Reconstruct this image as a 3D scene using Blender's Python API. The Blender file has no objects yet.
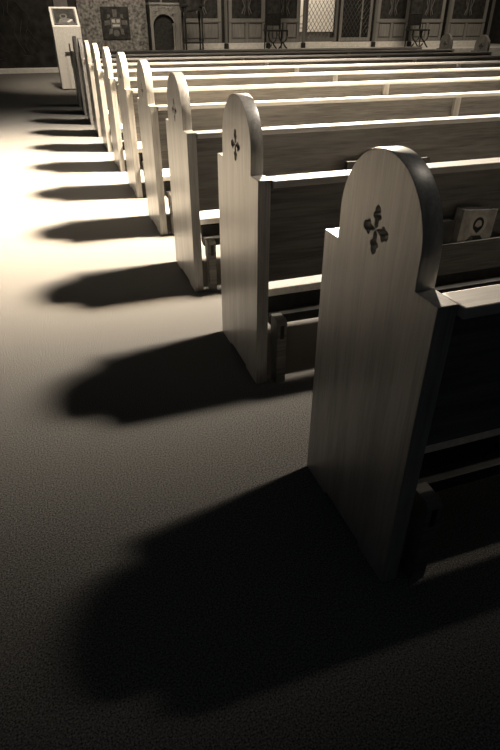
import bpy, bmesh, math, random
from mathutils import Vector, Matrix
random.seed(7)
SC = bpy.context.scene
COL = SC.collection
PI = math.pi

# ------------------------------------------------------------------ materials
def new_mat(name, rough=0.5, spec=0.5):
    m = bpy.data.materials.new(name); m.use_nodes = True
    nt = m.node_tree; b = nt.nodes['Principled BSDF']
    b.inputs['Roughness'].default_value = rough
    b.inputs['Specular IOR Level'].default_value = spec
    return m, nt, b

def noise_mat(name, c1, c2, scale=(1, 1, 1), nscale=8, detail=4, rough=0.5, spec=0.5, bump=0.0, bscale=None, lo=0.35, hi=0.65, metal=0.0):
    m, nt, b = new_mat(name, rough, spec)
    b.inputs['Metallic'].default_value = metal
    N, L = nt.nodes, nt.links
    tc = N.new('ShaderNodeTexCoord'); mp = N.new('ShaderNodeMapping')
    mp.inputs['Scale'].default_value = scale
    L.new(tc.outputs['Object'], mp.inputs['Vector'])
    nz = N.new('ShaderNodeTexNoise'); nz.inputs['Scale'].default_value = nscale; nz.inputs['Detail'].default_value = detail
    L.new(mp.outputs['Vector'], nz.inputs['Vector'])
    cr = N.new('ShaderNodeValToRGB')
    cr.color_ramp.elements[0].position = lo; cr.color_ramp.elements[0].color = (*c1, 1)
    cr.color_ramp.elements[1].position = hi; cr.color_ramp.elements[1].color = (*c2, 1)
    L.new(nz.outputs['Fac'], cr.inputs['Fac']); L.new(cr.outputs['Color'], b.inputs['Base Color'])
    if bump:
        bp = N.new('ShaderNodeBump'); bp.inputs['Strength'].default_value = bump; bp.inputs['Distance'].default_value = 0.01
        n2 = nz
        if bscale:
            n2 = N.new('ShaderNodeTexNoise'); n2.inputs['Scale'].default_value = bscale; n2.inputs['Detail'].default_value = 3
            L.new(mp.outputs['Vector'], n2.inputs['Vector'])
        L.new(n2.outputs['Fac'], bp.inputs['Height']); L.new(bp.outputs['Normal'], b.inputs['Normal'])
    return m

T = (1.0, 0.955, 0.88)          # the warm tint of the toned photograph
def tint(v, s=1.0): return tuple(v * (1 - s + s * t) for t in T)

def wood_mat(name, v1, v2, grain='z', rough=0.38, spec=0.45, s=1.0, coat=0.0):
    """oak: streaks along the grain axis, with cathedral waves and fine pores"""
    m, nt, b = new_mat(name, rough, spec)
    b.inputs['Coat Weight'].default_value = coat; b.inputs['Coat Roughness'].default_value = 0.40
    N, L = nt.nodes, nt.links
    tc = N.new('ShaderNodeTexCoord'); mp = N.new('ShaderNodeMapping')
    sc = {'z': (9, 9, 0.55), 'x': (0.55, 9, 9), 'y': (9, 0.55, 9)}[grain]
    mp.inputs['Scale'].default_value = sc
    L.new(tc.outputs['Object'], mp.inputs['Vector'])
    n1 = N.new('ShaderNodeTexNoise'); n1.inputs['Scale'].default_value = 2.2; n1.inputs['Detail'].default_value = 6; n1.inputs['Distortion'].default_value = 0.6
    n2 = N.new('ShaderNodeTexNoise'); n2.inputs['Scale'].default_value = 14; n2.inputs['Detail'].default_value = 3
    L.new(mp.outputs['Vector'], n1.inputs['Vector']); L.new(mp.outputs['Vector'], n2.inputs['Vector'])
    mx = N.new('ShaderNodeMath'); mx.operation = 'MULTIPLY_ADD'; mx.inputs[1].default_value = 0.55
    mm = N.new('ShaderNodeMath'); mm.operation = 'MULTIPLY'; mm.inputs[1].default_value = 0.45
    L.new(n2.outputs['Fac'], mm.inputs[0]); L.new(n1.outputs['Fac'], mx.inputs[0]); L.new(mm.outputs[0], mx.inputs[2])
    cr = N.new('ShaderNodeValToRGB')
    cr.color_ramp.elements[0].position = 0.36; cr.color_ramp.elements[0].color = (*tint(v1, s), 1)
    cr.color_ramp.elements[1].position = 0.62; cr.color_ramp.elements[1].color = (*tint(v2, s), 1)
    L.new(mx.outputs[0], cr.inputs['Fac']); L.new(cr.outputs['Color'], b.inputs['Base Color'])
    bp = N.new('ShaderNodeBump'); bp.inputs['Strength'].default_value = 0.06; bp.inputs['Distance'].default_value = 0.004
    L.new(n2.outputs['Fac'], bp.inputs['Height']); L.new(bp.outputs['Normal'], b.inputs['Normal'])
    return m

M = {}
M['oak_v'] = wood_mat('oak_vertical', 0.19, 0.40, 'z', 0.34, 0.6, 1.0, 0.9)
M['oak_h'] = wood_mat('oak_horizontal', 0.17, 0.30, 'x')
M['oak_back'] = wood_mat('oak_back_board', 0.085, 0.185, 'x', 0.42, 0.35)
M['oak_rail'] = wood_mat('oak_rail', 0.30, 0.46, 'x', 0.55, 0.4)
M['oak_y'] = wood_mat('oak_depth', 0.28, 0.42, 'y')
M['darkwood'] = wood_mat('dark_wood', 0.10, 0.16, 'z', 0.5)
M['screen_v'] = wood_mat('screen_wood', 0.16, 0.26, 'z', 0.5, 0.3)
M['screen_h'] = wood_mat('screen_wood_rail', 0.16, 0.26, 'x', 0.5, 0.3)
M['black'] = noise_mat('black_wood', tint(0.012), tint(0.03), nscale=20, rough=0.5, spec=0.3)
M['brass'] = noise_mat('brass', tint(0.6), tint(0.75), nscale=30, rough=0.25, metal=1.0)
M['carpet'] = noise_mat('carpet', tint(0.03), tint(0.30), nscale=230, detail=2, rough=0.95, spec=0.1, bump=0.12, lo=0.3, hi=0.72)
M['stone'] = noise_mat('pale_plinth', tint(0.62), tint(0.75), nscale=12, rough=0.6)
M['roughwall'] = noise_mat('rough_plaster', tint(0.07), tint(0.34), nscale=14, detail=8, rough=0.9, spec=0.1, bump=1.0, bscale=30, lo=0.3, hi=0.72)
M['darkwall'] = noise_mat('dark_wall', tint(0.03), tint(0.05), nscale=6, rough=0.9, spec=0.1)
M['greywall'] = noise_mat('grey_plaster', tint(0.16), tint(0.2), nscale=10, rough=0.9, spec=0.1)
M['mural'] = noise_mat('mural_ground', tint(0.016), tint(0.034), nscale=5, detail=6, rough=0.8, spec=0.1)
M['mural_line'] = noise_mat('mural_paint', tint(0.035), tint(0.06), nscale=12, rough=0.8, spec=0.1)
M['skirting'] = noise_mat('skirting', tint(0.7), tint(0.8), nscale=9, rough=0.6)
M['cloth'] = noise_mat('cream_cloth', tint(0.5), tint(0.66), nscale=90, detail=2, rough=0.9, spec=0.1, bump=0.3)
M['altar_cloth'] = noise_mat('altar_cloth', tint(0.7), tint(0.8), nscale=40, rough=0.9, spec=0.1)
M['embroidery'] = noise_mat('dark_embroidery', tint(0.06), tint(0.09), nscale=60, rough=0.9, spec=0.1)
M['icon_dark'] = noise_mat('icon_ground', tint(0.02), tint(0.05), nscale=9, detail=5, rough=0.5, spec=0.2)
M['icon_mid'] = noise_mat('icon_mid', tint(0.10), tint(0.17), nscale=14, rough=0.6, spec=0.2)
M['icon_pale'] = noise_mat('icon_pale', tint(0.45), tint(0.60), nscale=20, rough=0.6, spec=0.2)
M['cover'] = noise_mat('book_cover', tint(0.30), tint(0.50), nscale=26, detail=5, rough=0.5, spec=0.3)
M['cover_dark'] = noise_mat('book_cover_dark', tint(0.05), tint(0.09), nscale=26, rough=0.5, spec=0.3)
M['pages'] = noise_mat('book_pages', tint(0.7), tint(0.9), scale=(1, 60, 1), nscale=5, rough=0.9, spec=0.1)
M['seat_pad'] = noise_mat('pale_seat_cloth', tint(0.7), tint(0.85), nscale=60, detail=3, rough=0.85, spec=0.15, bump=0.2)
M['iron'] = noise_mat('lattice_metal', tint(0.06), tint(0.09), nscale=20, rough=0.45, metal=0.4)

# ------------------------------------------------------------------ mesh helpers
class MB:
    """collects shapes into one mesh object"""
    def __init__(self): self.bm = bmesh.new()
    def box(self, x0, x1, y0, y1, z0, z1, bev=0.0):
        b = bmesh.new()
        v = [b.verts.new((x, y, z)) for z in (z0, z1) for y in (y0, y1) for x in (x0, x1)]
        for f in ((0, 2, 3, 1), (4, 5, 7, 6), (0, 1, 5, 4), (2, 6, 7, 3), (0, 4, 6, 2), (1, 3, 7, 5)):
            b.faces.new([v[k] for k in f])
        if bev: bmesh.ops.bevel(b, geom=b.edges[:], offset=bev, segments=2, profile=0.6, affect='EDGES')
        self._add(b); return self
    def prism(self, loops, t0, t1, plane='yz', bev=0.0):
        """polygon with optional holes (loops[1:]) extruded from t0 to t1 along the remaining axis"""
        b = bmesh.new()
        def P(a, c, t):
            return {'yz': (t, a, c), 'xz': (a, t, c), 'xy': (a, c, t)}[plane]
        cap0 = []
        edges = []
        for lp in loops:
            vs = [b.verts.new(P(a, c, t0)) for a, c in lp]; cap0.append(vs)
            for k in range(len(vs)): edges.append(b.edges.new((vs[k], vs[(k + 1) % len(vs)])))
        if len(loops) == 1: b.faces.new(cap0[0])
        else: bmesh.ops.triangle_fill(b, edges=edges, use_beauty=True, use_dissolve=False)
        faces0 = b.faces[:]
        vmap = {}
        for vs in cap0:
            for v in vs:
                co = v.co.copy(); ax = {'yz': 0, 'xz': 1, 'xy': 2}[plane]; co[ax] = t1
                vmap[v] = b.verts.new(co)
        for f in faces0: b.faces.new([vmap[v] for v in reversed(f.verts)])
        for vs in cap0:
            for k in range(len(vs)):
                a, c = vs[k], vs[(k + 1) % len(vs)]
                b.faces.new((a, c, vmap[c], vmap[a]))
        bmesh.ops.recalc_face_normals(b, faces=b.faces[:])
        if bev:
            es = [e for e in b.edges if len(e.link_faces) == 2 and e.calc_face_angle(0) > 1.2]
            bmesh.ops.bevel(b, geom=es, offset=bev, segments=2, profile=0.6, affect='EDGES')
        self._add(b); return self
    def tube(self, pts, r, n=8, r2=None):
        b = bmesh.new(); pts = [Vector(p) for p in pts]; rings = []
        for i, p in enumerate(pts):
            d = (pts[min(i + 1, len(pts) - 1)] - pts[max(i - 1, 0)]).normalized()
            up = Vector((0, 0, 1)) if abs(d.z) < 0.9 else Vector((1, 0, 0))
            a = d.cross(up).normalized(); c = d.cross(a)
            rr = r if not isinstance(r, (list, tuple)) else r[i]
            rings.append([b.verts.new(p + a * rr * math.cos(2 * PI * k / n) + c * rr * math.sin(2 * PI * k / n)) for k in range(n)])
        for i in range(len(rings) - 1):
            for k in range(n): b.faces.new((rings[i][k], rings[i][(k + 1) % n], rings[i + 1][(k + 1) % n], rings[i + 1][k]))
        b.faces.new(rings[0][::-1]); b.faces.new(rings[-1])
        bmesh.ops.recalc_face_normals(b, faces=b.faces[:])
        self._add(b); return self
    def lathe(self, cx, cy, prof, n=14):
        return self.tube([(cx, cy, z) for r, z in prof], [r for r, z in prof], n)
    def _add(self, b):
        me = bpy.data.meshes.new('tmp'); b.to_mesh(me); b.free(); self.bm.from_mesh(me); bpy.data.meshes.remove(me)
    def xform(self, mat):
        bmesh.ops.transform(self.bm, matrix=mat, verts=self.bm.verts[:]); return self
    def build(self, name, mat, parent=None, loc=None, smooth=40):
        me = bpy.data.meshes.new(name); self.bm.to_mesh(me); self.bm.free()
        me.materials.append(mat)
        if smooth:
            for p in me.polygons: p.use_smooth = True
            me.set_sharp_from_angle(angle=math.radians(smooth))
            for p in me.polygons:
                if max(abs(c) for c in p.normal) > 0.9995: p.use_smooth = False
        o = bpy.data.objects.new(name, me); COL.objects.link(o)
        if parent: o.parent = parent
        if loc: o.location = loc
        return o

def tag(o, label=None, cat=None, group=None, kind=None):
    if label: o['label'] = label
    if cat: o['category'] = cat
    if group: o['group'] = group
    if kind: o['kind'] = kind
    return o
def thing(name, label, cat, loc=(0, 0, 0), rz=0, group=None):
    o = bpy.data.objects.new(name, None); COL.objects.link(o)
    o.empty_display_size = 0.1; o.location = loc; o.rotation_euler = (0, 0, rz)
    return tag(o, label, cat, group)
def copy_tree(o, parent=None):
    c = o.copy(); COL.objects.link(c)
    if parent: c.parent = parent
    for ch in list(o.children): copy_tree(ch, c)
    return c

# ------------------------------------------------------------------ camera (solved from the pew ends)
cd = bpy.data.cameras.new('camera'); cam = bpy.data.objects.new('camera', cd); COL.objects.link(cam)
PITCH, YAW, ROLL = 0.5744911977783638, 0.33348444097492896, 0.0018385623424601331
F = Vector((math.sin(YAW) * math.cos(PITCH), math.cos(YAW) * math.cos(PITCH), -math.sin(PITCH)))
R = Vector((math.cos(YAW), -math.sin(YAW), 0)); U = R.cross(F)
R2 = R * math.cos(ROLL) + U * math.sin(ROLL); U2 = -R * math.sin(ROLL) + U * math.cos(ROLL)
mw = Matrix((( R2.x, U2.x, -F.x, -0.63738), (R2.y, U2.y, -F.y, -0.73230), (R2.z, U2.z, -F.z, 1.26357), (0, 0, 0, 1)))
cam.matrix_world = mw
cd.sensor_fit = 'VERTICAL'; cd.sensor_height = 36.0; cd.lens = 549.8 / 750 * 36.0
cd.clip_start = 0.05; cd.clip_end = 200
SC.camera = cam

# ------------------------------------------------------------------ the room
YW = 18.1
def struct(name, mb, mat): return tag(mb.build(name, mat), kind='structure')
struct('floor', MB().box(-9, 17, -6, 24, -0.1, 0), M['carpet'])
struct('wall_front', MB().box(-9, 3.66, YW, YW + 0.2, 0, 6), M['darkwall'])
struct('wall_rough', MB().box(0.80, 2.70, YW - 0.08, YW, 0, 6), M['roughwall'])
struct('wall_pier', MB().box(0.20, 0.56, YW - 0.06, YW, 0, 6), M['greywall'])
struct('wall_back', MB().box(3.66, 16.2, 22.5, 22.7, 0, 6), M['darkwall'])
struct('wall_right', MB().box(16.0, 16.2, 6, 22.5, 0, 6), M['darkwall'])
struct('trim_step', MB().box(-9, 0.10, YW - 0.55, YW, 0.0, 0.10, 0.006), M['skirting'])
PZ = 0.50                                                        # the raised floor before the icon screen
struct('floor_platform', MB().box(2.78, 16, 16.3, 22.5, 0.0, PZ, 0.01), M['stone'])

# ------------------------------------------------------------------ pews
PL, T_, D, ZS, ZT, YN, YF = 6.65, 0.046, 0.486, 0.8114, 1.0480, 0.0767, 0.4132
def cross_loop(cy, cz, k=1.0):
    """budded cross: slim arms that swell into trefoil ends"""
    arm = [(0.0072, 0.0072), (0.0068, 0.0235), (0.0120, 0.0245), (0.0158, 0.0280), (0.0162, 0.0325), (0.0130, 0.0365), (0.0092, 0.0375), (0.0108, 0.0410), (0.0104, 0.0460), (0.0065, 0.0510), (0.0, 0.0535)]
    half = arm + [(-a, b) for a, b in reversed(arm[:-1])]
    pts = []
    for q in range(4):
        L = 1.0 if q % 2 == 0 else 0.97
        c, s = math.cos(q * PI / 2), math.sin(q * PI / 2)
        for a, b in half:
            a, b = a * 1.0, b * L
            pts.append((cy + k * (a * c + b * s), cz + k * (-a * s + b * c)))
    return pts
def end_outline(arch=True, d=D):
    if not arch: return [(0, 0), (0.0, ZS), (d, ZS), (d, 0)]
    ym, rad = (YN + YF) / 2, (YF - YN) / 2; zc = ZT - rad
    o = [(0, 0), (0, ZS), (YN, ZS)]
    o += [(ym - rad * math.cos(PI * k / 44), zc + rad * math.sin(PI * k / 44)) for k in range(45)]
    o += [(YF, ZS), (D, ZS), (D, 0), (0.349, 0), (0.343, 0.014), (0.136, 0.014), (0.130, 0)]
    return o
pew = thing('church_pew', '', 'pew')
for x0 in (0, PL - T_):
    MB().prism([end_outline(), cross_loop(0.247, 0.882)], x0, x0 + T_, 'yz', 0.0022).build('end_panel', M['oak_v'], pew)
xi0, xi1 = T_, PL - T_
MB().box(xi0, xi1, -0.020, 0.056, ZS - 0.024, ZS, 0.004).build('top_rail', M['oak_rail'], pew)
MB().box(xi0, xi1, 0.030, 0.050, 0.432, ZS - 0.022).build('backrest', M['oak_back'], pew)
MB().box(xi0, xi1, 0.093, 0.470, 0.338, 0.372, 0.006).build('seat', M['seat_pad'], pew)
MB().box(xi0, xi1, 0.435, 0.455, 0.215, 0.338, 0.003).build('seat_light_block', M['oak_back'], pew)  # unseen board added to keep light off the floor under the seat
for xs in (2.25, 4.50):
    s = MB().prism([[(0.095, 0), (0.095, 0.34), (0.43, 0.34), (0.42, 0.22), (0.40, 0)]], xs, xs + 0.04, 'yz', 0.003).build('support', M['oak_v'], pew)
    MB().box(xs - 0.005, xs + 0.047, 0.006, 0.030, 0.30, ZS - 0.024, 0.003).build('batten', M['oak_v'], s)
# kneeler folded against the back: pad board, beam, end brackets
kn = MB().box(xi0 + 0.03, xi1 - 0.03, 0.055, 0.104, 0.232, 0.272, 0.004).build('kneeler', M['black'], pew)
MB().box(xi0 + 0.03, xi1 - 0.03, 0.100, 0.124, 0.240, 0.334, 0.006).build('pad_board', M['black'], kn)
for xb in (0.078, 3.30, PL - 0.124):
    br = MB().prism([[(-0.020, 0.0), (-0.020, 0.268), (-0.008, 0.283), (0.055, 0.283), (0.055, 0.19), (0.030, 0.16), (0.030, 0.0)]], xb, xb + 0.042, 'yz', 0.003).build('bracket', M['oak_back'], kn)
    MB().box(xb + 0.013, xb + 0.029, -0.0215, -0.019, 0.205, 0.262).build('slot', M['black'], br)
# book rack on the back of the back
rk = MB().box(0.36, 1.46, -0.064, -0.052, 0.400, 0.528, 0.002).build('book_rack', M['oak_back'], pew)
MB().box(0.36, 1.46, -0.052, 0.030, 0.396, 0.408).build('rack_shelf', M['oak_h'], rk)
for xe in (0.348, 1.46): MB().box(xe, xe + 0.012, -0.064, 0.030, 0.396, 0.528).build('rack_end', M['oak_h'], rk)

offs = [(-0.001, 0.032), (0.004, 0.040), (-0.008, 0.003)] + [(0, 0)] * 7
PEW_LABEL = [
    'oak church pew nearest the camera, its arched end filling the right foreground',
    'second oak pew back, with the small icon book in its rack',
    'third oak pew back, its bright rail passing above the nearest arched end',
    'fourth oak pew back from the camera, its bright end beside a long carpet shadow',
    'fifth oak pew back from the camera, narrow pale arched end',
    'sixth oak pew back from the camera, pale arched end catching the light',
    'seventh oak pew back, its end the last brightly sunlit one',
    'eighth oak pew back from the camera, third before the plain low screen',
    'ninth oak pew back, its far arched end at the right edge of the photo',
    'tenth oak pew back, the arched one directly behind the plain low screen']
pews = []
for i, (dx, dy) in enumerate(offs):
    p = pew if i == 0 else copy_tree(pew)
    p.location = (dx, i + dy, 0); tag(p, PEW_LABEL[i], 'pew', 'oak pews along the aisle'); pews.append(p)

# the plain low screen before the first row
ms = thing('front_screen', 'low plain wooden screen with square ends standing before the front pew', 'screen', (0, 10.02, 0))
for x0 in (0, PL - T_): MB().prism([end_outline(False, 0.30)], x0, x0 + T_, 'yz', 0.003).build('end_panel', M['oak_v'], ms)
MB().box(xi0, xi1, -0.02, 0.10, ZS - 0.03, ZS, 0.004).build('top_rail', M['oak_rail'], ms)
MB().box(xi0, xi1, 0.10, 0.12, 0.08, ZS - 0.03).build('front_panel', M['oak_h'], ms)
for xs in (2.25, 4.5): MB().box(xs, xs + 0.05, 0.06, 0.10, 0.0, ZS - 0.03, 0.003).build('post', M['oak_v'], ms)

# ------------------------------------------------------------------ books in the racks
def disc(cx, cz, r, n=20, sx=1.0): return [(cx + sx * r * math.cos(2 * PI * k / n), cz + r * math.sin(2 * PI * k / n)) for k in range(n)]
def book(label, x, y, w, h, t, tilt, cover, icon=False, rz=0.0, lean=0.0):
    b = thing('icon_book' if icon else 'hymnal', label, 'book', (x, y, 0.410), rz, None if icon else 'hymnals in the pew racks')
    b.rotation_euler = (-tilt, lean, rz)
    c = MB().box(0, w, 0, 0.003, 0, h, 0.0008); c.box(0, w, t - 0.003, t, 0, h, 0.0008); c.box(0, 0.003, 0, t, 0, h, 0.0008)
    co = c.build('cover', cover, b)
    MB().box(0.003, w - 0.004, 0.003, t - 0.003, 0.003, h - 0.004).build('pages', M['pages'], b)
    if icon:
        def art(name, loops, d, mat): MB().prism(loops, -0.0004 * d, 0.0002, 'xz').build(name, mat, co)
        art('halo', [disc(w * .52, h * .76, .040)], 1, M['icon_pale'])
        art('robe', [[(w * .14, h * .04), (w * .20, h * .46), (w * .38, h * .58), (w * .66, h * .58), (w * .84, h * .46), (w * .90, h * .04)]], 2, M['icon_dark'])
        art('hair', [disc(w * .52, h * .765, .028, sx=.9)], 3, M['icon_dark'])
        art('face', [disc(w * .52, h * .755, .019, sx=.8)], 4, M['icon_pale'])
        art('beard', [[(w * .43, h * .74), (w * .46, h * .65), (w * .52, h * .62), (w * .58, h * .65), (w * .61, h * .74), (w * .52, h * .71)]], 5, M['icon_dark'])
        art('hand', [disc(w * .38, h * .52, .012)], 4, M['icon_mid'])
    return b
y1, y2 = 1.040, 2.003
book('small book with a haloed bearded figure on its cover, standing in a pew rack', 0.812, y1 - 0.0515, 0.160, 0.242, 0.046, 0.02, M['cover'], True, 0.0, 0.07)
book('hymnal beside the icon book, its page edges level with the cross cutout', 0.640, y1 - 0.051, 0.155, 0.206, 0.034, 0.02, M['cover_dark'])
book('hymnal at the left end of the rack, seen through the nearest cross cutout', 0.440, y1 - 0.051, 0.150, 0.202, 0.034, 0.02, M['cover_dark'])
book('hymnal whose corner shows left of the nearest arched pew top', 0.832, y2 - 0.051, 0.160, 0.226, 0.034, 0.02, M['cover_dark'])
book('hymnal whose pale corner shows right of the nearest arched pew top', 1.190, y2 - 0.051, 0.150, 0.218, 0.034, 0.02, M['cover_dark'])

# ------------------------------------------------------------------ draped icon lectern
lx0, lx1, ly0, ly1 = -0.12, 0.42, 12.88, 13.40
lec = thing('icon_lectern', 'slant topped icon lectern under a long cream cloth beyond the pew ends', 'lectern', ((lx0 + lx1) / 2, (ly0 + ly1) / 2, 0))
def at(mb): return mb.xform(Matrix.Translation((-(lx0 + lx1) / 2, -(ly0 + ly1) / 2, 0)))
ZL, ZH = 1.13, 1.47
at(MB().box(lx0 + .03, lx1 - .03, ly0 + .04, ly1 - .04, 0, 1.10, .004)).build('stand', M['darkwood'], lec)
# the cloth: a closed shell with folds on the front and side
cb = bmesh.new(); nx, nz = 28, 20; grid = []
for j in range(nz + 1):
    z = 0.02 + (ZL - 0.02) * j / nz; row = []
    for i in range(nx + 1):
        u = i / nx; amp = 0.016 * (1 - j / nz)
        row.append(cb.verts.new((lx0 + (lx1 - lx0) * u + 0.0, ly0 - 0.012 - amp * math.sin(u * 17 + 0.8) - 0.3 * amp * math.sin(u * 41), z)))
    grid.append(row)
for j in range(nz):
    for i in range(nx): cb.faces.new((grid[j][i], grid[j][i + 1], grid[j + 1][i + 1], grid[j + 1][i]))
top = [cb.verts.new((lx0 + (lx1 - lx0) * i / nx, ly1 + 0.012, ZH)) for i in range(nx + 1)]
bot = [cb.verts.new((lx0 + (lx1 - lx0) * i / nx, ly1 + 0.012, 0.02)) for i in range(nx + 1)]
for i in range(nx):
    cb.faces.new((grid[nz][i], grid[nz][i + 1], top[i + 1], top[i])); cb.faces.new((top[i], top[i + 1], bot[i + 1], bot[i]))
for s in (0, nx):
    vs = [grid[j][s] for j in range(nz + 1)] + [top[s], bot[s]]; cb.faces.new(vs)
bmesh.ops.recalc_face_normals(cb, faces=cb.faces[:])
mbx = MB(); mbx._add(cb); at(mbx).build('cloth', M['cloth'], lec, smooth=50)
em = MB().box(0.135, 0.163, ly0 - 0.042, ly0 - 0.030, 0.46, 0.84); em.box(0.04, 0.26, ly0 - 0.042, ly0 - 0.030, 0.665, 0.693)
at(em).build('embroidered_cross', M['embroidery'], lec)
# framed icon lying on the slanted top
sl = math.atan2(ZH - ZL, ly1 - ly0 + .024)
ic = thing('lectern_icon', 'framed dark icon lying on the slanted top of the cream lectern', 'icon', ((lx0 + lx1) / 2, ly0 + 0.03, ZL + 0.030)); ic.rotation_euler = (sl, 0, 0)
MB().prism([[(-.225, 0), (.225, 0), (.225, .50), (-.225, .50)], [(-.2, .025), (.2, .025), (.2, .475), (-.2, .475)]], 0, .022, 'xy', .002).build('frame', M['darkwood'], ic)
MB().box(-.2, .2, .025, .475, 0, .012).build('panel', M['icon_dark'], ic)
def flat(mat, loop, par, z): MB().prism([loop], z, z + .003, 'xy').build('figure', mat, par)
flat(M['icon_mid'], disc(-.02, .26, .075), ic, .012); flat(M['icon_mid'], [(-.14, .05), (-.1, .17), (.0, .2), (.11, .17), (.17, .05)], ic, .0122)
flat(M['icon_dark'], disc(-.02, .255, .045), ic, .0152); flat(M['icon_pale'], [(.03, .08), (.12, .16), (.15, .13), (.06, .05)], ic, .0155)

# ------------------------------------------------------------------ dark mural on the front wall
mu = thing('mural', 'very dark wall mural of robed figures at the upper left', 'mural', (-2.0, YW - 0.024, 0.10))
MB().box(-2.2, 2.03, -0.03, 0, 0.0, 4.4, .004).build('panel', M['mural'], mu)
def fig(loops, n='figure'):
    mb = MB()
    for lp in loops: mb.tube([(a, -0.032, b) for a, b in lp], 0.011, 6)
    mb.build(n, M['mural_line'], mu)
fig([[(1.02, 1.9), (1.22, 1.55), (1.46, 1.28), (1.50, 1.12), (1.36, 0.86), (1.25, 0.62), (1.33, 0.42)],
     [(1.05, 1.7), (0.98, 1.3), (1.12, 1.08), (1.05, 0.84), (1.12, 0.60), (1.26, 0.36)],
     [(1.3, 1.15), (1.22, 0.9), (1.16, 0.7)], [(1.18, .30), (1.34, .29)], [(1.40, .95), (1.56, .7), (1.72, .52)],
     [(0.8, 1.8), (0.9, 1.4), (0.86, 1.2)]])
fig([[(0.35, 1.4), (0.52, 1.1), (0.42, 0.8), (0.45, 0.5)], [(0.3, 1.3), (0.40, 1.05), (0.32, .75), (0.30, .5)], [(.5, .55), (.72, .42), (.86, .36)],
     [(.25, .22), (.5, .2), (.7, .24)], [(.62, 1.0), (.7, .8), (.8, .6)]])
# ------------------------------------------------------------------ banner on the rough wall
ba = thing('wall_banner', 'dark square banner with pale cross shaped motif on rough grey wall', 'banner', (1.80, YW - 0.08, 0.77))
MB().box(-.39, .39, -.025, 0, 0, .78, .003).build('field', M['icon_dark'], ba)
m_ = MB()
for lp in ([(-.13, .27), (.15, .27), (.15, .52), (-.13, .52)], [(-.055, .54), (.055, .54), (.065, .72), (-.065, .72)], [(-.31, .33), (-.15, .36), (-.15, .46), (-.31, .45)],
           [(.17, .36), (.33, .34), (.33, .46), (.17, .46)], [(-.22, .12), (-.12, .14), (-.09, .26), (-.18, .26)], [(.11, .26), (.14, .12), (.22, .11), (.20, .26)],
           [(-.22, .5), (-.13, .54), (-.14, .60), (-.20, .60)], [(.15, .53), (.23, .5), (.22, .60), (.15, .60)], disc(.0, .15, .085)):
    m_.prism([lp], -.030, -.024, 'xz')
m_.build('motif', M['icon_mid'], ba)
m2 = MB()
for lp in ([(-.09, .31), (.11, .31), (.11, .36), (-.09, .36)], [(-.10, .41), (-.01, .40), (-.01, .48), (-.10, .48)], [(.03, .40), (.12, .41), (.12, .48), (.03, .48)]): m2.prism([lp], -.034, -.029, 'xz')
m2.build('motif_centre', M['icon_pale'], ba)

# ------------------------------------------------------------------ carved arch shrine
sx0, sx1 = 2.72, 3.62
sh = thing('carved_shrine', 'dark wooden shrine with carved round arch beside the rough grey wall', 'shrine', ((sx0 + sx1) / 2, 17.62, PZ))
hw = (sx1 - sx0) / 2
arch = [(-hw + .07, 0), (-hw + .07, .58)] + [(-.07 - (hw - .14) * math.cos(PI * k / 24), .58 + .30 * math.sin(PI * k / 24)) for k in range(1, 24)] + [(hw - .21, .58), (hw - .21, 0)]
MB().prism([[(-hw, 0), (hw, 0), (hw, 1.10), (-hw, 1.10)], arch], -.06, 0.0, 'xz').build('arch_front', M['screen_v'], sh)
MB().box(-hw, hw, 0.02, .46, 0, 1.10).build('cabinet', M['black'], sh)
MB().box(-hw - .02, hw + .02, -.09, .46, 1.10, 1.145, .006).build('cornice', M['oak_h'], sh)
MB().box(-hw + .02, hw - .04, .10, .44, 1.145, 2.3).build('upper_case', M['black'], sh)
MB().box(-.12, -.07, .03, .09, 1.145, 2.3, .004).build('post', M['screen_v'], sh)
cv = MB()
for s in range(26):
    a = random.uniform(-hw + .05, hw - .08); zc = random.uniform(.80, 1.07)
    if abs(a + .07) < .2 and zc < .92: zc = 1.0
    q = random.uniform(0, PI); cv.tube([(a + .05 * math.cos(q + t) * (1 - t / 6), -.066, zc + .035 * math.sin(q + t) * (1 - t / 6)) for t in (0, .8, 1.6, 2.4, 3.2, 4)], .010, 6)
cv.build('carving', M['screen_h'], sh)
for xc in (.20, .40):
    MB().lathe(xc, -.10, [(.04, 0), (.04, .05), (.024, .08), (.022, .55), (.03, .58), (.045, .63), (.045, .66)], 12).build('column', M['screen_v'], sh)

# ------------------------------------------------------------------ tall dark stand beside it
st = thing('reading_stand', 'tall dark reading stand with draped head and thin turned legs', 'stand', (3.76, 16.9, PZ))
MB().box(-.30, .30, -.2, .2, 1.04, 1.10, .01).build('tray', M['black'], st)
dr = bmesh.new(); ring = []
for j in range(7):
    z = .95 + j * .12; k = (1.0, 1.02, 1.06, 1.05, 1.0, .9, .6)[j]
    ring.append([dr.verts.new((.31 * k * math.cos(a) * (1 + .05 * math.sin(5 * a)), .21 * k * math.sin(a) * (1 + .05 * math.sin(5 * a)), z + .03 * math.sin(3 * a) * (j == 0))) for a in [2 * PI * q / 28 for q in range(28)]])
for j in range(6):
    for q in range(28): dr.faces.new((ring[j][q], ring[j][(q + 1) % 28], ring[j + 1][(q + 1) % 28], ring[j + 1][q]))
dr.faces.new(ring[6]); dr.faces.new(ring[0][::-1]); bmesh.ops.recalc_face_normals(dr, faces=dr.faces[:])
mbx = MB(); mbx._add(dr); mbx.build('drape', M['icon_dark'], st, smooth=60)
for a in (-.24, .24):
    for b in (-.15, .15):
        MB().lathe(a, b, [(.035, 0), (.025, .05), (.02, .2), (.035, .26), (.022, .34), (.02, .6), (.034, .82), (.022, .92), (.03, 1.04)], 10).build('leg', M['black'], st)
MB().box(-.25, .25, -.02, .02, .18, .22).build('stretcher', M['black'], st)

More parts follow.
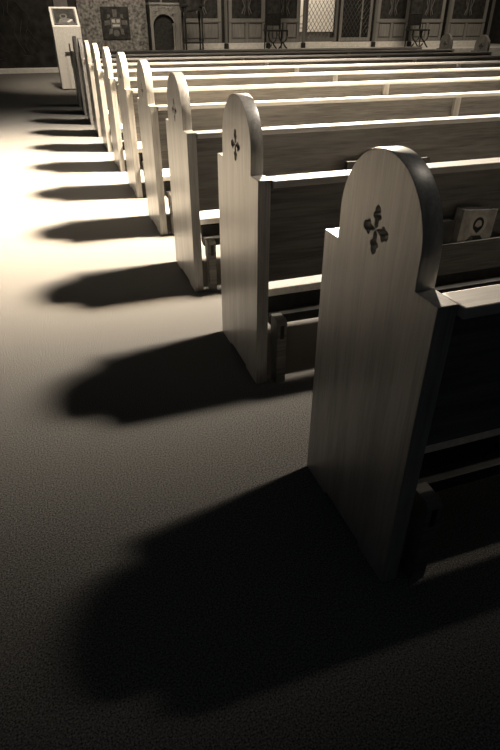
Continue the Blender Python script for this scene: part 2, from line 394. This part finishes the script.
# ------------------------------------------------------------------ icon screen
YS = 18.0
struct('trim_plinth', MB().box(3.66, 14.75, YS - 0.10, YS + 0.10, PZ, PZ + 0.15, .006), M['stone'])
ZB = PZ + 0.15
def bay(label, x0, x1, cut=None):
    w = x1 - x0
    t = thing('icon_screen_bay', label, 'icon screen', ((x0 + x1) / 2, YS, ZB), 0, 'bays of the icon screen')
    h = w / 2; zi = 0.63
    m = .09
    MB().prism([[(-h, 0), (h, 0), (h, 2.3), (-h, 2.3)], [(-h + m + .02, zi), (h - m - .02, zi), (h - m - .02, 2.15), (-h + m + .02, 2.15)],
                [(-h + m, .10), (-.045, .10), (-.045, .52), (-h + m, .52)], [(.045, .10), (h - m, .10), (h - m, .52), (.045, .52)]], -.04, .02, 'xz', .004).build('frame', M['screen_v'], t)
    MB().box(-h + .01, h - .01, -.055, -.03, zi - .10, zi - .055, .006).build('moulding', M['screen_h'], t)
    for a, b in ((-h + m, -.045), (.045, h - m)):
        MB().box(a, b, -.012, .018, .10, .52).build('backing_board', M['darkwood'], t)
        MB().box(a + .035, b - .035, -.034, -.008, .135, .485, .012).build('raised_panel', M['screen_v'], t)
    ip = MB().box(-h + m + .02, h - m - .02, -.01, .02, zi, 2.15).build('painted_icon', M['icon_dark'], t)
    fm = MB()
    for s in (-1, 1):
        fm.tube([(s * .09, -.014, zi + .80), (s * .14, -.014, zi + .50), (s * .07, -.014, zi + .30), (s * .15, -.014, zi + .12)], .016, 6)
        fm.tube([(s * .05, -.014, zi + .75), (s * .05, -.014, zi + .20), (s * .09, -.014, zi + .09)], .012, 6)
    fm.build('figure', M['icon_mid'], ip)
    MB().box(-h - .03, h + .03, -.07, .03, 2.3, 2.42, .01).build('cornice', M['screen_h'], t)
bay('leftmost icon screen bay, partly behind the tall dark reading stand', 3.72, 4.92)
bay('second icon screen bay from the left, left of the first high backed chair', 5.14, 6.30)
bay('icon screen bay behind the first high backed chair, left of the gates', 6.45, 7.46)
bay('icon screen bay immediately right of the lattice gates', 10.16, 11.34)
bay('icon screen bay behind the chair on the right', 11.52, 12.70)
bay('rightmost icon screen bay with pale patch in its icon, near the dark wall', 12.92, 14.42)
pg = 'posts of the icon screen'
for x, lb in ((5.03, 'dark post between the first two icon screen bays'), (6.375, 'dark post behind the first chair back'), (7.56, 'dark post at the left side of the gates'),
              (10.06, 'dark post at the right side of the gates'), (11.43, 'dark post behind the right chair back'), (12.81, 'dark post left of the rightmost icon screen bay'), (14.55, 'end post of the icon screen beside the dark wall')):
    t = thing('screen_post', lb, 'post', (x, YS, PZ), 0, pg)
    w = .085
    MB().box(-w / 2, w / 2, -.16, -.101, 0, 2.5, .006).build('shaft', M['darkwood'], t)
    MB().box(-w / 2 - .02, w / 2 + .02, -.18, -.101, 0, .14, .006).build('base', M['black'], t)
    MB().box(-w / 2 - .02, w / 2 + .02, -.18, -.101, 2.38, 2.5, .006).build('cap', M['darkwood'], t)
# gates
def gate(label, x0, x1, bar):
    w = x1 - x0
    t = thing('lattice_gate', label, 'gate', (x0, YS, ZB), 0, 'lattice gates of the icon screen')
    MB().prism([[(0, .02), (w, .02), (w, 2.2), (0, 2.2)], [(.07, .12), (w - .07, .12), (w - .07, 2.12), (.07, 2.12)]], -.03, .02, 'xz', .004).build('frame', bar, t)
    lt = MB(); a0, a1, b0, b1 = .06, w - .06, .11, 2.13; sp = .19
    for k in range(-30, 40):
        for s in (1, -1):
            c = k * sp; pts = []
            # line z = b0 + s*1.45*(x-a0) + c clipped to the opening
            f = lambda x: b0 + s * 1.45 * (x - a0) + c
            xa, xb = a0, a1
            for lim in (b0, b1):
                xz = a0 + (lim - b0 - c) / (s * 1.45)
                if (s > 0) == (lim == b0): xa = max(xa, xz)
                else: xb = min(xb, xz)
            if xb - xa > .02: lt.tube([(xa, -.006 * s, f(xa)), (xb, -.006 * s, f(xb))], .0075, 5)
    lt.build('lattice', M['iron'], t)
    return t
gate('left lattice gate leaf, with the bright altar cloth behind it', 7.66, 8.76, M['darkwood'])
g2 = gate('right lattice gate leaf with small knob, dark behind it', 8.86, 9.98, M['screen_v'])
MB().box(.72, .77, -.04, -.03, .10, 2.13, .002).build('bar', M['screen_v'], g2)
MB().tube([(.745, -.04, .62), (.745, -.07, .62), (.745, -.085, .62)], [.012, .024, .016], 10).build('knob', M['brass'], g2)
# the altar behind the gates
al = thing('altar_table', 'altar hung with a bright cream cloth behind the left gate leaf', 'altar', (8.80, 20.2, PZ))
MB().box(-.62, .62, -.40, .40, 0, 1.33).build('body', M['darkwood'], al)
MB().box(-.72, .72, -.5, .5, 0, .10, .01).build('step', M['stone'], al)
cl = MB().box(-.70, .70, -.46, .46, .40, 1.36, .012).build('cloth', M['altar_cloth'], al)
em = MB()
for z in (.5, .62): em.box(-.62, -.35, -.466, -.459, z, z + .02)
em.tube([(-.6, -.462, .8), (-.45, -.462, .9), (-.4, -.462, 1.05)], .008, 6)
em.build('embroidery', M['icon_mid'], cl)

# ------------------------------------------------------------------ high backed chairs with curved crossing legs
def chair(label, x, y):
    t = thing('high_backed_chair', label, 'chair', (x, y, PZ), 0, 'high backed chairs before the icon screen')
    MB().box(-.31, .31, -.24, .24, .455, .50, .012).build('seat', M['black'], t)
    bk = MB().box(-.20, .20, .21, .25, .60, 1.9, .008).build('backrest', M['black'], t)
    for s in (-1, 1): MB().box(s * .22 - .02, s * .22 + .02, .205, .255, .49, 1.95, .004).build('post', M['black'], bk)
    MB().box(-.20, .20, .20, .216, .9, 1.6, .004).build('pad', M['icon_dark'], bk)
    for c in (-.165, .165):                      # hourglass front legs
        m = MB()
        for k in (-1, 1):
            m.tube([(c + k * .12, -.2, .46), (c + k * .135, -.2, .36), (c + k * .10, -.2, .25), (c + k * .012, -.2, .165), (c + k * .05, -.2, .10), (c + k * .12, -.2, .03), (c + k * .145, -.2, 0)], [.02, .022, .024, .026, .024, .022, .026], 8)
        m.build('leg', M['black'], t)
    for k in (-1, 1): MB().tube([(k * .27, .2, .46), (k * .27, .2, 0)], [.022, .018], 8).build('leg', M['black'], t)
    MB().box(-.17, .17, -.21, -.19, .155, .175).build('stretcher', M['black'], t)
    MB().tube([(-.29, .2, .50), (-.29, .2, .64)], .012, 6).tube([(.29, .2, .5), (.29, .2, .64)], .012, 6).build('arm_post', M['black'], t)
chair('dark high backed chair with curved legs left of the lattice gates', 6.40, 17.30)
chair('dark high backed chair with curved legs right of the lattice gates', 11.25, 17.20)

# ------------------------------------------------------------------ light
def aim(o, tgt): o.rotation_euler = (Vector(tgt) - o.location).to_track_quat('-Z', 'Y').to_euler()
def spot(name, loc, tgt, energy, ang, rad, sx=1.0, col=None):
    d = bpy.data.lights.new(name, 'SPOT'); o = bpy.data.objects.new(name, d); COL.objects.link(o)
    o.location = loc; aim(o, tgt); d.energy = energy; d.spot_size = math.radians(ang); d.spot_blend = 1.0; d.shadow_soft_size = rad
    d.color = col or LC; o.scale = (1, sx, 1); return o
LC = (1.0, 0.86, 0.68)
HW = (9.0, 2.55, 12.0)
spot('high_window_sun', HW, (0.1, 4.72, 0), 120000, 23, 0.9, 1.15, (1.0, 0.80, 0.56))
spot('high_window_glow', (9.0, 3.0, 12.0), (0.9, 4.8, 0), 60000, 34.5, 1.1, 1.0, (1.0, 0.88, 0.74))
def area(name, loc, tgt, size, energy, sy=None, spread=180):
    d = bpy.data.lights.new(name, 'AREA'); o = bpy.data.objects.new(name, d); COL.objects.link(o)
    o.location = loc; aim(o, tgt); d.energy = energy; d.size = size; d.color = LC
    d.spread = math.radians(spread)
    if sy: d.shape = 'RECTANGLE'; d.size_y = sy
    return o
spot('rail_fill', (7.2, 15.2, 4.3), (0.7, 0.3, 0.8), 33000, 15, 0.5)  # added low light that brightens the near pew rails, no real window
spot('pew_end_fill', (-7.5, 6.5, 1.3), (0, 4.0, 1.05), 1100, 42, 0.5)  # weak side fill, added to lift the aisle faces of the pew ends
spot('shadow_fill', (0.0, 4.9, 9.0), (-0.2, 5.1, 0), 1400, 32, 1.5)  # added overhead light that softens the carpet shadows
area('far_rail_fill', (5.6, 8.4, 6.0), (5.2, 10.0, 0.8), 3.0, 60, 1.0, 110)  # extra light put in to bring out the farthest pew rails
area('altar_fill', (8.4, 18.6, 3.4), (8.7, 19.9, 1.0), 0.5, 55)  # unseen light added for the altar cloth
area('backdrop_fill', (2.4, 14.2, 5.0), (2.6, 18, 0.9), 4.0, 135, 1.0, 130)  # added fill over the rough wall and the left screen bays
area('backdrop_fill_right', (11.0, 14.6, 5.0), (11.0, 18, 0.9), 4.0, 75, 1.0, 120)  # second added fill, for the dim right half of the icon screen
spot('lectern_lamp', (0.4, 10.2, 5.5), (0.5, 13.3, 0.9), 1900, 40, 0.2)
w = bpy.data.worlds.new('room_ambience'); SC.world = w; w.use_nodes = True
w.node_tree.nodes['Background'].inputs['Color'].default_value = (0.85, 1.0, 1.15, 1)
w.node_tree.nodes['Background'].inputs['Strength'].default_value = 0.015

SC.view_settings.view_transform = 'Standard'; SC.view_settings.look = 'None'
SC.view_settings.exposure = 0.0; SC.view_settings.gamma = 1.0; SC.view_settings.use_curve_mapping = False
